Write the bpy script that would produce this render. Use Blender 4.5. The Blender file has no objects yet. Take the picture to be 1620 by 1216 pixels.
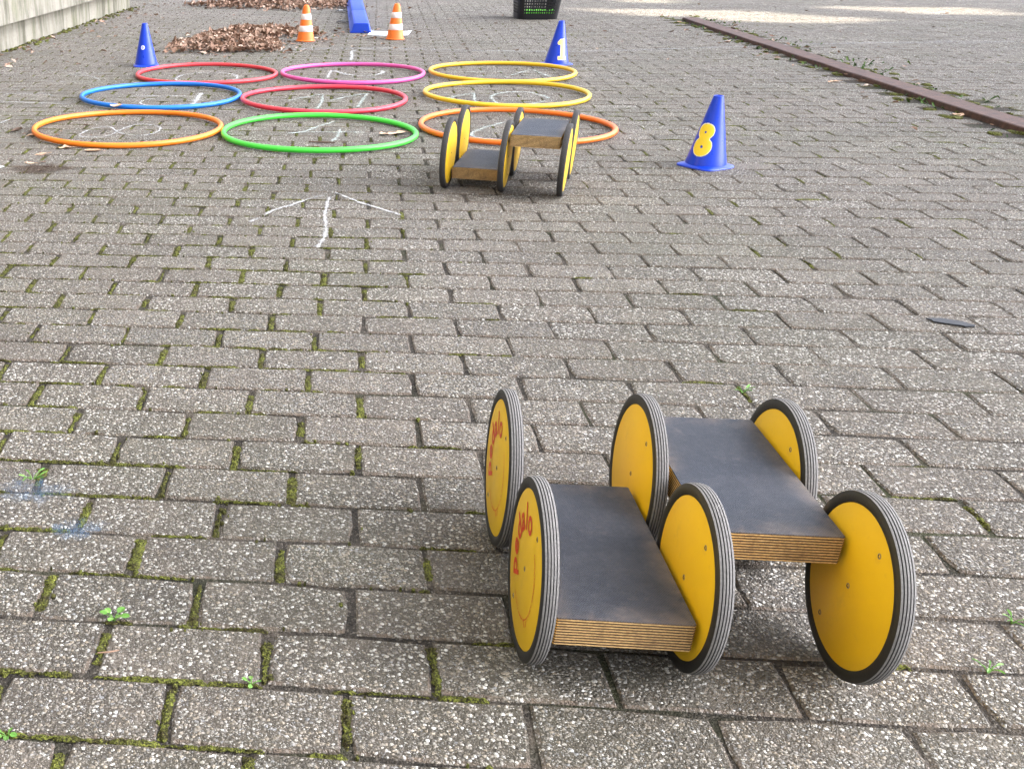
import bpy, math, random
from mathutils import Vector, Matrix, Euler

# ------------------------------------------------------------------ camera, sky, sun, exposure
SC = bpy.context.scene
COL = SC.collection
H_CAM, PITCH, ROLL, F_PX, CX, CY = 0.82395, 0.46614, -0.01125, 1662.337, 337.05, 702.97
cd = bpy.data.cameras.new('camera'); cam = bpy.data.objects.new('camera', cd); COL.objects.link(cam)
fw = Vector((0, math.cos(PITCH), -math.sin(PITCH))); rt = Vector((1, 0, 0)); up = rt.cross(fw)
r2 = math.cos(ROLL) * rt + math.sin(ROLL) * up; u2 = -math.sin(ROLL) * rt + math.cos(ROLL) * up
cam.matrix_world = Matrix(((r2.x, u2.x, -fw.x, 0), (r2.y, u2.y, -fw.y, 0), (r2.z, u2.z, -fw.z, H_CAM), (0, 0, 0, 1)))
cd.sensor_fit = 'HORIZONTAL'; cd.sensor_width = 36.0; cd.lens = F_PX / 1620 * 36.0
cd.shift_x = (810 - CX) / 1620; cd.shift_y = (CY - 608) / 1620      # the photograph is a crop of a wider frame
cd.clip_start = 0.05; cd.clip_end = 500
SC.camera = cam

SUN_EL, SUN_A = math.radians(34), math.radians(8)
SUN_DIR = Vector((math.cos(SUN_EL) * math.cos(SUN_A), -math.cos(SUN_EL) * math.sin(SUN_A), math.sin(SUN_EL)))
world = bpy.data.worlds.new('World'); SC.world = world; world.use_nodes = True
wn = world.node_tree.nodes; wl = world.node_tree.links; wn.clear()
wo = wn.new('ShaderNodeOutputWorld'); wb = wn.new('ShaderNodeBackground'); ws = wn.new('ShaderNodeTexSky')
ws.sky_type = 'NISHITA'; ws.sun_disc = False; ws.sun_elevation = SUN_EL
ws.sun_rotation = math.atan2(SUN_DIR.x, SUN_DIR.y)
ws.air_density = 1.0; ws.dust_density = 9.0; ws.ozone_density = 0.6
whs = wn.new('ShaderNodeHueSaturation'); whs.inputs['Saturation'].default_value = 0.34   # a milky, hazy sky, bright around the sun
wtint = wn.new('ShaderNodeMix'); wtint.data_type = 'RGBA'; wtint.blend_type = 'MULTIPLY'; wtint.inputs[0].default_value = 1.0; wtint.inputs[7].default_value = (.94, .99, 1.11, 1)
wl.new(ws.outputs[0], whs.inputs['Color']); wl.new(whs.outputs[0], wtint.inputs[6]); wl.new(wtint.outputs[2], wb.inputs[0])
wb.inputs[1].default_value = 0.15; wl.new(wb.outputs[0], wo.inputs[0])
sd = bpy.data.lights.new('sun', 'SUN'); sun = bpy.data.objects.new('sun', sd); COL.objects.link(sun)
sd.energy = 5.0; sd.angle = math.radians(0.53); sd.color = (1.0, 0.93, 0.80)
sun.rotation_euler = SUN_DIR.to_track_quat('Z', 'Y').to_euler()
SC.view_settings.view_transform = 'Standard'; SC.view_settings.look = 'None'
SC.view_settings.exposure = 2.5; SC.view_settings.gamma = 1.0
SC.render.engine = 'CYCLES'

RNG = random.Random(7)

# ------------------------------------------------------------------ helpers
class MB:
    """collects vertices and faces; build() links them as one mesh object"""
    def __init__(s): s.v = []; s.f = []; s.m = []
    def add(s, vs, fs, mi=0):
        o = len(s.v); s.v += [tuple(p) for p in vs]; s.f += [tuple(i + o for i in f) for f in fs]; s.m += [mi] * len(fs)
    def box(s, x0, x1, y0, y1, z0, z1, mi=0, M=None):
        vs = [Vector((x, y, z)) for z in (z0, z1) for y in (y0, y1) for x in (x0, x1)]
        if M is not None: vs = [M @ p for p in vs]
        s.add(vs, [(0, 2, 3, 1), (4, 5, 7, 6), (0, 1, 5, 4), (2, 6, 7, 3), (0, 4, 6, 2), (1, 3, 7, 5)], mi)
    def lathe(s, prof, n=48, axis='Z', mats=None, M=None):
        """prof: list of (r, h); closed at axis when r == 0"""
        o = []; k = len(prof)
        for i in range(n):
            a = 2 * math.pi * i / n
            for r, h in prof:
                if axis == 'Z': p = Vector((r * math.cos(a), r * math.sin(a), h))
                else: p = Vector((h, r * math.cos(a), r * math.sin(a)))
                o.append(M @ p if M is not None else p)
        fs = []; ms = []
        for i in range(n):
            j = (i + 1) % n
            for q in range(k - 1):
                fs.append((i * k + q, j * k + q, j * k + q + 1, i * k + q + 1)); ms.append(mats[q] if mats else 0)
        b = len(s.v); s.v += [tuple(p) for p in o]; s.f += [tuple(x + b for x in f) for f in fs]; s.m += ms
    def tube(s, pts, r, n=8, mi=0, closed=False):
        k = len(pts); o = []
        for i, p in enumerate(pts):
            p = Vector(p)
            a = Vector(pts[(i - 1) % k] if (closed or i > 0) else pts[0]); b = Vector(pts[(i + 1) % k] if (closed or i < k - 1) else pts[-1])
            t = (b - a).normalized(); x = t.orthogonal().normalized() if abs(t.z) > .95 else t.cross(Vector((0, 0, 1))).normalized()
            y = x.cross(t).normalized(); rr = r[i] if isinstance(r, (list, tuple)) else r
            o += [p + rr * (math.cos(2 * math.pi * j / n) * x + math.sin(2 * math.pi * j / n) * y) for j in range(n)]
        fs = []
        for i in range(k if closed else k - 1):
            i2 = (i + 1) % k
            for j in range(n): j2 = (j + 1) % n; fs.append((i * n + j, i * n + j2, i2 * n + j2, i2 * n + j))
        if not closed: fs += [tuple(range(n))[::-1], tuple((k - 1) * n + j for j in range(n))]
        s.add(o, fs, mi)
    def mesh(s, name, mats, smooth=False):
        me = bpy.data.meshes.new(name); me.from_pydata(s.v, [], s.f)
        for m in (mats if isinstance(mats, (list, tuple)) else [mats]): me.materials.append(m)
        me.polygons.foreach_set('material_index', s.m)
        if smooth: me.polygons.foreach_set('use_smooth', [True] * len(s.f))
        me.update(); return me
    def build(s, name, mats, parent=None, smooth=False):
        o = bpy.data.objects.new(name, s.mesh(name, mats, smooth)); COL.objects.link(o)
        if parent is not None: o.parent = parent
        return o

def fix_normals(o):
    import bmesh
    bm = bmesh.new(); bm.from_mesh(o.data); bmesh.ops.recalc_face_normals(bm, faces=bm.faces); bm.to_mesh(o.data); bm.free()
    return o
def empty(name, loc=(0, 0, 0), rz=0.0):
    o = bpy.data.objects.new(name, None); COL.objects.link(o); o.location = loc; o.rotation_euler = (0, 0, rz); o.empty_display_size = .1
    return o
def tag(o, label=None, cat=None, group=None, kind=None):
    if label: o['label'] = label
    if cat: o['category'] = cat
    if group: o['group'] = group
    if kind: o['kind'] = kind
    return o
def smooth_by_angle(o, deg=35):
    o.data.polygons.foreach_set('use_smooth', [True] * len(o.data.polygons))
    try: o.data.set_sharp_from_angle(angle=math.radians(deg))
    except Exception: pass
    return o

# ------------------------------------------------------------------ materials
class NT:
    """small node-tree builder"""
    def __init__(s, name):
        s.mat = bpy.data.materials.new(name); s.mat.use_nodes = True; t = s.mat.node_tree; s.n = t.nodes; s.l = t.links
        s.b = s.n['Principled BSDF']; s.out = s.n['Material Output']
    def node(s, typ, **kw):
        nd = s.n.new(typ)
        for k, v in kw.items(): setattr(nd, k, v)
        return nd
    def setin(s, nd, key, val):
        if hasattr(val, 'is_output'): s.l.new(val, nd.inputs[key])
        else: nd.inputs[key].default_value = val
    def geo(s): return s.node('ShaderNodeNewGeometry').outputs['Position']
    def obj(s): return s.node('ShaderNodeTexCoord').outputs['Object']
    def mapping(s, vec, scale=(1, 1, 1), loc=(0, 0, 0)):
        m = s.node('ShaderNodeMapping'); s.l.new(vec, m.inputs[0]); m.inputs['Scale'].default_value = scale; m.inputs['Location'].default_value = loc
        return m.outputs[0]
    def noise(s, vec, scale, detail=3, rough=.55, col=False):
        m = s.node('ShaderNodeTexNoise'); s.l.new(vec, m.inputs['Vector']); m.inputs['Scale'].default_value = scale
        m.inputs['Detail'].default_value = detail; m.inputs['Roughness'].default_value = rough
        return m.outputs['Color' if col else 'Fac']
    def voro(s, vec, scale, feature='F1', rnd=1.0):
        m = s.node('ShaderNodeTexVoronoi', feature=feature); s.l.new(vec, m.inputs['Vector']); m.inputs['Scale'].default_value = scale
        m.inputs['Randomness'].default_value = rnd
        return m
    def ramp(s, fac, stops, interp='LINEAR'):
        r = s.node('ShaderNodeValToRGB'); r.color_ramp.interpolation = interp; s.l.new(fac, r.inputs[0]); e = r.color_ramp.elements
        while len(e) < len(stops): e.new(.5)
        for q, (p, c) in zip(e, stops):
            q.position = p; q.color = (c, c, c, 1) if isinstance(c, (int, float)) else (*c, 1)
        return r.outputs[0]
    def math(s, op, a, b=None, clamp=False):
        m = s.node('ShaderNodeMath', operation=op, use_clamp=clamp); s.setin(m, 0, a)
        if b is not None: s.setin(m, 1, b)
        return m.outputs[0]
    def mix(s, fac, a, b, mode='MIX'):
        m = s.node('ShaderNodeMix', data_type='RGBA', blend_type=mode); s.setin(m, 0, fac)
        for k, v in ((6, a), (7, b)):
            if isinstance(v, (tuple, list)): v = (*v, 1) if len(v) == 3 else v
            s.setin(m, k, v)
        return m.outputs[2]
    def bump(s, h, strength=.5, dist=.002, normal=None):
        m = s.node('ShaderNodeBump'); s.l.new(h, m.inputs['Height']); m.inputs['Strength'].default_value = strength; m.inputs['Distance'].default_value = dist
        if normal is not None: s.l.new(normal, m.inputs['Normal'])
        return m.outputs[0]
    def fin(s, col=None, rough=None, normal=None, spec=None, **kw):
        if col is not None: s.setin(s.b, 'Base Color', (*col, 1) if isinstance(col, tuple) and len(col) == 3 else col)
        if rough is not None: s.setin(s.b, 'Roughness', rough)
        if normal is not None: s.l.new(normal, s.b.inputs['Normal'])
        if spec is not None: s.setin(s.b, 'Specular IOR Level', spec)
        for k, v in kw.items(): s.setin(s.b, k, v)
        return s.mat

def m_plastic(name, col, rough=.35, dirt=.25, dirtcol=(.12, .10, .08), scale=40.0, spec=.5):
    t = NT(name); p = t.obj()
    n1 = t.noise(p, scale, 5, .65); n2 = t.noise(p, scale * .22, 3)
    f = t.math('MULTIPLY', t.ramp(n1, [(.48, 0), (.72, 1)]), dirt)
    c = t.mix(f, tuple(col), dirtcol); c = t.mix(t.math('MULTIPLY', n2, .35), c, tuple(min(1, x * .72) for x in col))
    r = t.math('ADD', t.math('MULTIPLY', n1, .25), rough - .1)
    return t.fin(c, r, t.bump(n1, .08, .0015), spec)

def m_paver(edge=False):
    t = NT('worn_paver_edge' if edge else 'washed_concrete_paver'); p = t.geo()
    oi = t.node('ShaderNodeObjectInfo').outputs['Random']; isl = t.node('ShaderNodeNewGeometry').outputs['Random Per Island']
    rnd = t.math('FRACT', t.math('ADD', oi, isl))
    warp = t.node('ShaderNodeVectorMath', operation='MULTIPLY_ADD'); t.l.new(t.noise(p, 160, 2, .5, True), warp.inputs[0])
    warp.inputs[1].default_value = (.004, .004, .004); t.l.new(p, warp.inputs[2]); q = warp.outputs[0]
    va = t.voro(q, 195); vb = t.voro(q, 400)
    def sep(v):
        s = t.node('ShaderNodeSeparateColor'); t.l.new(v.outputs['Color'], s.inputs[0]); return s.outputs
    ra, rb = sep(va), sep(vb)
    rad = t.math('ADD', t.math('MULTIPLY', ra[1], .32), .40)              # coarse pebbles of uneven size
    dome_a = t.math('SUBTRACT', 1.0, t.math('DIVIDE', va.outputs['Distance'], rad), True)
    skin = t.ramp(t.noise(p, 13, 5, .7), [(.52, 0), (.70, 1)])            # places where the cement skin is still on
    on_a = t.math('GREATER_THAN', ra[0], .10)
    ma = t.math('MULTIPLY', t.ramp(dome_a, [(.04, 0), (.22, 1)]), on_a)
    dome_b = t.math('SUBTRACT', 1.0, t.math('DIVIDE', vb.outputs['Distance'], .55), True)
    mb = t.math('MULTIPLY', t.ramp(dome_b, [(.05, 0), (.35, 1)]), t.math('GREATER_THAN', rb[0], .22))
    peb = [(0.0, (.085, .074, .064)), (.14, (.16, .145, .125)), (.34, (.27, .245, .21)), (.50, (.35, .30, .235)), (.62, (.27, .275, .285)), (.76, (.42, .395, .35)), (.90, (.56, .54, .50)), (1.0, (.74, .73, .70))]
    ca = t.ramp(ra[2], peb); cb = t.ramp(rb[2], [(a, tuple(x * .75 for x in c)) for a, c in peb])
    fine = t.noise(p, 900, 2, .6)
    matrix = t.mix(fine, (.020, .017, .013), (.105, .090, .072))  # dark cement, deepened in colour to stand in for shade between pebbles
    c = t.mix(t.math('MULTIPLY', mb, .85), matrix, cb); c = t.mix(ma, c, ca)
    cement = t.mix(t.noise(p, 500, 3, .75), (.055, .046, .038), (.29, .245, .20))
    c = t.mix(t.math('MULTIPLY', skin, .50), c, cement)
    bw = t.math('ADD', t.math('MULTIPLY', rnd, .26), .94); br_ = t.math('FRACT', t.math('MULTIPLY', rnd, 7.31))
    comb = t.node('ShaderNodeCombineColor'); t.l.new(bw, comb.inputs[0]); t.l.new(t.math('MULTIPLY', bw, .985), comb.inputs[1]); t.l.new(t.math('MULTIPLY', bw, .95), comb.inputs[2])
    c = t.mix(1.0, c, comb.outputs[0], 'MULTIPLY')
    c = t.mix(t.math('MULTIPLY', t.ramp(br_, [(.55, 0), (1.0, 1)]), .20), c, (.17, .14, .115))
    dirt = t.ramp(t.noise(p, 2.6, 6, .68), [(.47, 0), (.72, 1)])
    c = t.mix(t.math('MULTIPLY', dirt, .26), c, (.10, .078, .058))
    film = t.ramp(t.noise(p, 1.1, 5, .62), [(.46, 0), (.70, 1)])
    c = t.mix(t.math('MULTIPLY', film, .20), c, (.10, .118, .055))
    if edge: c = t.mix(t.ramp(t.noise(p, 30, 4, .7), [(.38, 0), (.62, .75)]), c, t.mix(t.noise(p, 380, 3, .8), (.06, .045, .034), (.30, .225, .165)))
    h = t.math('ADD', t.math('MULTIPLY', t.math('MULTIPLY', dome_a, on_a), t.math('SUBTRACT', 1.0, t.math('MULTIPLY', skin, .6))), t.math('MULTIPLY', dome_b, .4))
    h = t.math('ADD', h, t.math('MULTIPLY', fine, .3))
    lump = t.bump(t.noise(p, 38, 4, .65), .7, .006)
    return t.fin(c, .80, t.bump(h, 1.0, .010, lump), .35)

def m_joint():
    t = NT('joint_sand_and_soil'); p = t.geo()
    n = t.noise(p, 7, 5, .7); g = t.noise(p, 260, 4, .75); vg = t.voro(p, 330); sg = t.node('ShaderNodeSeparateColor'); t.l.new(vg.outputs['Color'], sg.inputs[0])
    c = t.ramp(n, [(.36, (.024, .021, .017)), (.54, (.070, .060, .049)), (.70, (.19, .155, .12))])
    c = t.mix(t.ramp(sg.outputs[0], [(.35, .0), (.9, .8)]), c, t.ramp(sg.outputs[1], [(0, (.016, .013, .010)), (.6, (.065, .053, .042)), (1, (.26, .23, .19))])); c = t.mix(t.math('MULTIPLY', t.ramp(t.noise(p, 3.1, 4), [(.52, 0), (.66, 1)]), .6), c, (.05, .062, .018))
    return t.fin(c, .95, t.bump(t.math('SUBTRACT', g, vg.outputs['Distance']), 1.0, .008), .2)

def m_far_ground():
    t = NT('far_paved_ground'); p = t.geo()
    br = t.node('ShaderNodeTexBrick'); t.l.new(p, br.inputs['Vector']); br.inputs['Scale'].default_value = 1.0
    br.inputs['Brick Width'].default_value = .2075; br.inputs['Row Height'].default_value = .1097; br.inputs['Mortar Size'].default_value = .008
    br.inputs['Color1'].default_value = (.16, .15, .135, 1); br.inputs['Color2'].default_value = (.22, .205, .185, 1); br.inputs['Mortar'].default_value = (.05, .05, .03, 1)
    c = t.mix(t.ramp(t.noise(p, .9, 5, .6), [(.45, 0), (.7, 1)]), br.outputs[0], (.085, .095, .05))
    return t.fin(c, .9, t.bump(t.noise(p, 120, 4, .7), .8, .004), .3)

def m_moss():
    t = NT('moss'); p = t.geo()
    n = t.noise(p, 42, 4, .65); g = t.noise(p, 330, 3, .8)
    c = t.ramp(n, [(.32, (.045, .032, .016)), (.45, (.085, .082, .022)), (.58, (.15, .165, .030)), (.75, (.25, .25, .055))])
    c = t.mix(t.ramp(g, [(.42, 1), (.56, 0)]), c, (.022, .020, .009)); c = t.mix(t.ramp(g, [(.58, 0), (.72, .7)]), c, (.36, .38, .10))
    return t.fin(c, .95, t.bump(g, 1.0, .006), .15)

def m_leaf(name, stops, rough=.7):
    t = NT(name); isl = t.node('ShaderNodeNewGeometry').outputs['Random Per Island']; oi = t.node('ShaderNodeObjectInfo').outputs['Random']
    r = t.math('FRACT', t.math('ADD', isl, oi)); c = t.ramp(r, stops)
    n = t.noise(t.geo(), 130, 4, .7); c = t.mix(t.math('MULTIPLY', t.ramp(n, [(.45, 0), (.7, 1)]), .5), c, (.06, .038, .024))
    return t.fin(c, rough, t.bump(n, .5, .002), .3)

def m_chalk(name, col, cut=.46, amt=.9):
    """chalk dust: catches the grain of the paver, thins out towards the edge of the stroke"""
    t = NT(name); p = t.geo(); at = t.node('ShaderNodeAttribute'); at.attribute_name = 'fade'
    n = t.noise(p, 340, 3, .8); b = t.noise(p, 30, 3, .6)
    m = t.math('ADD', n, t.math('MULTIPLY', t.math('SUBTRACT', b, .5), .55))
    m = t.math('ADD', m, t.math('MULTIPLY', t.math('SUBTRACT', at.outputs['Fac'], .62), .34))
    a = t.math('MULTIPLY', t.ramp(m, [(cut - .14, 0), (cut + .16, 1)]), amt)
    tr = t.node('ShaderNodeBsdfTransparent'); mx = t.node('ShaderNodeMixShader')
    t.fin(tuple(col), .95, None, .1); t.l.new(a, mx.inputs[0]); t.l.new(tr.outputs[0], mx.inputs[1]); t.l.new(t.b.outputs[0], mx.inputs[2]); t.l.new(mx.outputs[0], t.out.inputs[0])
    return t.mat

def m_concrete_wall():
    t = NT('stained_concrete'); p = t.geo()
    s = t.mapping(p, (2.4, 2.4, .42)); st = t.noise(s, 2.6, 9, .72); f = t.noise(p, 60, 4, .65); l = t.noise(p, 3.2, 4)
    c = t.mix(f, (.17, .16, .13), (.27, .255, .215))
    c = t.mix(t.math('MULTIPLY', t.ramp(st, [(.44, 0), (.60, 1)]), .85), c, (.060, .057, .036))
    c = t.mix(t.math('MULTIPLY', t.ramp(l, [(.5, 0), (.68, 1)]), .4), c, (.15, .155, .085))
    return t.fin(c, .9, t.bump(f, .6, .004), .25)

def m_rust():
    t = NT('rusty_steel'); p = t.geo(); n = t.noise(p, 26, 6, .75); g = t.noise(p, 170, 3, .7)
    c = t.ramp(n, [(.32, (.040, .023, .017)), (.52, (.105, .052, .036)), (.70, (.17, .090, .062))])
    c = t.mix(g, c, (.12, .08, .065), 'OVERLAY')
    return t.fin(c, .75, t.bump(g, .6, .003), .4)

def m_yellow():
    t = NT('yellow_laminate'); p = t.obj()
    n = t.noise(p, 14, 4, .6); g = t.noise(p, 900, 2, .6); sc = t.noise(t.mapping(p, (1, 9, 60)), 12, 4, .8)
    c = t.mix(n, (.56, .345, .007), (.65, .405, .012))
    c = t.mix(t.math('MULTIPLY', t.ramp(sc, [(.64, 0), (.78, 1)]), .30), c, (.26, .14, .02))
    sm = t.noise(p, 33, 6, .75); c = t.mix(t.math('MULTIPLY', t.ramp(sm, [(.56, 0), (.74, 1)]), .22), c, (.22, .15, .06))
    return t.fin(c, t.math('ADD', t.math('MULTIPLY', g, .15), .42), t.bump(g, .10, .0006), .4)

def m_ply():
    """edge of birch plywood: alternating pale and dark plies stacked along the height"""
    t = NT('plywood_edge'); p = t.obj(); sx = t.node('ShaderNodeSeparateXYZ'); t.l.new(p, sx.inputs[0])
    wob = t.math('MULTIPLY', t.math('SUBTRACT', t.noise(t.mapping(p, (14, 14, 60)), 2, 3), .5), .0010)
    z = t.math('ADD', sx.outputs[2], wob)
    ply = t.math('FRACT', t.math('MULTIPLY', z, 1 / .0037))
    band = t.ramp(ply, [(.0, 0), (.12, 1), (.50, 1), (.62, .0), (.92, .0), (1.0, 0)])
    grain = t.noise(t.mapping(p, (90, 90, 900)), 3, 5, .8); bl = t.noise(p, 26, 4, .7)
    pale = t.mix(t.ramp(grain, [(.38, 0), (.62, 1)]), (.24, .125, .040), (.70, .47, .20)); dark = t.mix(t.ramp(grain, [(.48, 0), (.75, 1)]), (.016, .008, .004), (.22, .11, .045))
    c = t.mix(band, dark, pale)
    c = t.mix(t.math('MULTIPLY', t.ramp(bl, [(.52, 0), (.72, 1)]), .55), c, (.065, .036, .020))
    return t.fin(c, .6, t.bump(band, .45, .0012), .3)

def m_film():
    """dark phenolic film with a wire-mesh grip pattern, scuffed"""
    t = NT('dark_grip_film'); p = t.obj()
    sx = t.node('ShaderNodeSeparateXYZ'); t.l.new(p, sx.inputs[0])
    k = 2 * math.pi / .0031
    u = t.math('SINE', t.math('MULTIPLY', t.math('ADD', sx.outputs[0], t.math('MULTIPLY', sx.outputs[1], .12)), k))
    v = t.math('SINE', t.math('MULTIPLY', t.math('SUBTRACT', sx.outputs[1], t.math('MULTIPLY', sx.outputs[0], .12)), k))
    mesh_ = t.math('MULTIPLY', t.math('ADD', t.math('MULTIPLY', u, v), 1.0), .5)
    grid = t.math('ADD', t.math('MULTIPLY', mesh_, .55), t.math('MULTIPLY', t.noise(p, 420, 3, .8), .55))
    sc = t.noise(p, 11, 6, .7); fine = t.noise(p, 700, 2, .7); ed = t.noise(p, 24, 4, .7)
    c = t.mix(t.ramp(grid, [(.36, 0), (.72, 1)]), (.003, .005, .008), (.032, .038, .055)); c = t.mix(t.math('MULTIPLY', t.ramp(t.noise(p, 75, 4, .8), [(.46, 0), (.68, 1)]), .34), c, (.060, .062, .070))  # bluish tones put the sky's reflection into the film colour
    c = t.mix(t.math('MULTIPLY', t.ramp(sc, [(.46, 0), (.70, 1)]), .35), c, (.060, .060, .068))
    c = t.mix(t.math('MULTIPLY', t.ramp(ed, [(.62, 0), (.78, 1)]), .22), c, (.18, .15, .125))
    ax = t.math('ABSOLUTE', sx.outputs[0]); ay = t.math('ABSOLUTE', sx.outputs[1])
    rim = t.math('MAXIMUM', t.ramp(t.math('MULTIPLY', ax, 10.0), [(.52, 0), (.80, 1)]), t.ramp(t.math('MULTIPLY', ay, 5.0), [(.62, 0), (.84, 1)]))
    c = t.mix(t.math('MULTIPLY', t.math('MULTIPLY', rim, t.ramp(t.noise(p, 17, 5, .75), [(.40, 0), (.66, 1)])), .70), c, (.15, .115, .088))
    return t.fin(c, t.math('ADD', t.math('MULTIPLY', fine, .2), .50), t.bump(grid, .9, .0012), .30)

def m_simple(name, col, rough=.6, nscale=90, var=.35, bump=.2, spec=.4):
    t = NT(name); n = t.noise(t.obj(), nscale, 4, .7)
    c = t.mix(n, tuple(x * (1 - var) for x in col), tuple(min(1, x * (1 + var)) for x in col))
    return t.fin(c, rough, t.bump(n, bump, .0015), spec)

M = dict(
    paver=m_paver(), paver_edge=m_paver(True), joint=m_joint(), far=m_far_ground(), moss=m_moss(), wall=m_concrete_wall(), rust=m_rust(),
    yellow=m_yellow(), ply=m_ply(), film=m_film(),
    rub_side=m_simple('black_rubber_sidewall', (.014, .014, .015), .55, 200, .3, .2, .4),
    rub_tread=m_simple('dusty_rubber_tread', (.150, .143, .136), .85, 300, .55, .6, .2),
    rub_far=m_simple('dark_rubber_tread', (.060, .056, .054), .8, 300, .4, .5, .25),
    red=m_simple('red_print', (.52, .045, .008), .5, 300, .15, .05), steel=m_simple('dull_steel', (.22, .17, .10), .45, 200, .3, .2),
    recess=m_simple('dark_screw_recess', (.05, .03, .01), .8, 200, .3, .2),
    chalk=m_chalk('white_chalk', (.70, .71, .72), .54, .58), chalk_faint=m_chalk('faint_chalk', (.60, .63, .66), .53, .5), stain=m_chalk('brown_soil', (.050, .030, .019), .44, .6), chalk_pale=m_chalk('pale_green_chalk', (.60, .69, .65), .54, .50),
    chalk_blue=m_chalk('blue_chalk', (.13, .25, .40), .58, .30),
    blue=m_plastic('blue_cone_plastic', (.0012, .036, .46), .28, .10, (.02, .05, .25), 40, .35),
    beam=m_plastic('blue_beam_plastic', (.012, .050, .42), .5, .12, (.06, .08, .2), 40, .25),
    orange=m_plastic('orange_cone_plastic', (.80, .165, .012), .45, .12), white=m_plastic('white_band', (.80, .72, .70), .5, .22, (.45, .38, .34)),
    digit=m_plastic('yellow_digit', (.80, .56, .02), .45, .08), digit_rim=m_plastic('pale_digit_rim', (.82, .76, .50), .45, .05), dig_pale=m_plastic('pale_yellow_digit', (.85, .66, .22), .45, .08),
    black=m_simple('black_plastic', (.008, .008, .009), .4, 120, .3, .1), ball=m_simple('bright_green_ball', (.16, .62, .05), .7, 300, .25, .4),
    strap=m_simple('black_strap', (.010, .010, .011), .7, 150, .3, .3), paper=m_simple('white_paper', (.78, .80, .84), .7, 60, .06, .2),
    spot=m_simple('dark_grey_spot', (.022, .024, .028), .7, 120, .4, .4), weed=m_leaf('weed_green', [(0, (.06, .16, .022)), (.5, (.10, .24, .035)), (1, (.15, .30, .06))], .55), weed_dark=m_leaf('dark_weed_green', [(0, (.020, .050, .010)), (.6, (.045, .10, .018)), (1, (.11, .18, .035))], .7),
    leaf=m_leaf('dry_leaf', [(0, (.10, .055, .036)), (.22, (.20, .115, .076)), (.48, (.30, .185, .125)), (.68, (.23, .135, .09)), (.86, (.38, .26, .19)), (1, (.48, .37, .29))]),
    leaf_light=m_leaf('pale_dry_leaf', [(0, (.40, .24, .14)), (.5, (.50, .31, .19)), (1, (.56, .40, .28))]),
    leaf_dark=m_leaf('dark_dry_leaf', [(0, (.05, .032, .022)), (1, (.10, .062, .04))]),
)
HOOP = dict(orange=(.80, .185, .006), blue=(.003, .150, .58), red=(.56, .030, .040), pink=(.62, .075, .29), crimson=(.60, .028, .052), green=(.055, .60, .045), yellow=(.72, .42, .008), yellow2=(.72, .45, .012), deep=(.80, .150, .006))
for k, c in HOOP.items(): M['hoop_' + k] = m_plastic('hoop_' + k + '_plastic', c, .36, .10, tuple(x * .55 + .04 for x in c), 30)

# ------------------------------------------------------------------ setting: ground, pavement
TH = -0.11231
EX, EY = math.cos(TH), math.sin(TH)
def en(e, n): return (e * EX - n * EY, e * EY + n * EX)
PL, PR, N0 = 0.2075, 0.1097, 0.940
def phase(k): return 0.0445 + 0.1037 * (k % 2) + 0.0037 * k
def sstep(a, b, x):
    t = max(0, min(1, (x - a) / (b - a))); return t * t * (3 - 2 * t)
WP = Vector((-1.438, 7.695)); WD = Vector((.642, 3.814)).normalized(); WN = Vector((WD.y, -WD.x))     # line of the building's plinth
def rail_x(y): return 3.40 + .128 * (y - 4.5)
RAIL_END = 9.45

g = MB(); S = 160.0
g.add([(-S, -S, -.035), (S, -S, -.035), (S, S, -.035), (-S, S, -.035)], [(0, 1, 2, 3)])
ground = tag(g.build('ground', M['far']), kind='structure')
g = MB(); nx, ny = 44, 52; X0, X1, Y0, Y1 = -4.0, 10.4, .2, 14.2
rz = random.Random(3)
vs = [(X0 + (X1 - X0) * i / nx, Y0 + (Y1 - Y0) * j / ny, -.0044 + rz.uniform(-.0008, .0008)) for j in range(ny + 1) for i in range(nx + 1)]
g.add(vs, [(j * (nx + 1) + i, j * (nx + 1) + i + 1, (j + 1) * (nx + 1) + i + 1, (j + 1) * (nx + 1) + i) for j in range(ny) for i in range(nx)])
g.box(X0, X1, Y0, Y1, -.034, -.012)
pavement = tag(g.build('pavement', M['joint']), kind='structure')

def paver_shape(r):
    hx, hy = .1026 + r.uniform(-.0014, .0005), .0523 + r.uniform(-.0008, .0004)
    base = [(-1, -1), (-.36, -1), (.34, -1), (1, -1), (1, .05), (1, 1), (.38, 1), (-.33, 1), (-1, 1), (-1, -.06)]
    out, inn = [], []
    for x, y in base:
        j = .0014; corner = abs(x) == 1 and abs(y) == 1; c = r.choice((0, .001, .002, .005)) if corner else 0
        px, py = x * (hx - c) + r.uniform(-j, j), y * (hy - c) + r.uniform(-j, j)
        d = r.uniform(.0022, .0055); out.append((px, py)); inn.append((px - d * x, py - d * (y if abs(y) == 1 else 0)))
    n = len(base)
    v = [(x, y, -.031) for x, y in out] + [(x, y, -.0022 - r.uniform(0, .0014)) for x, y in out] + [(x, y, r.uniform(-.0005, .0002)) for x, y in inn]
    f = [(i, (i + 1) % n, n + (i + 1) % n, n + i) for i in range(n)] + [(n + i, n + (i + 1) % n, 2 * n + (i + 1) % n, 2 * n + i) for i in range(n)] + [tuple(range(2 * n, 3 * n))]
    return v, f
rp = random.Random(11); SHAPES = [paver_shape(rp) for _ in range(14)]
SM = []; MI = [1] * 20 + [0]
for v, f in SHAPES:
    b = MB(); b.add(v, f); b.m = MI; SM.append(b.mesh('paver', [M['paver'], M['paver_edge']]))
def in_view(x, y, mg=0.0):
    return x > -.235 - .176 * (y - .861) - mg and x < .864 + .694 * (y - .844) + mg and .84 - mg < y < 12.9 + mg
bricks = []; JOINTS = []
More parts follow.
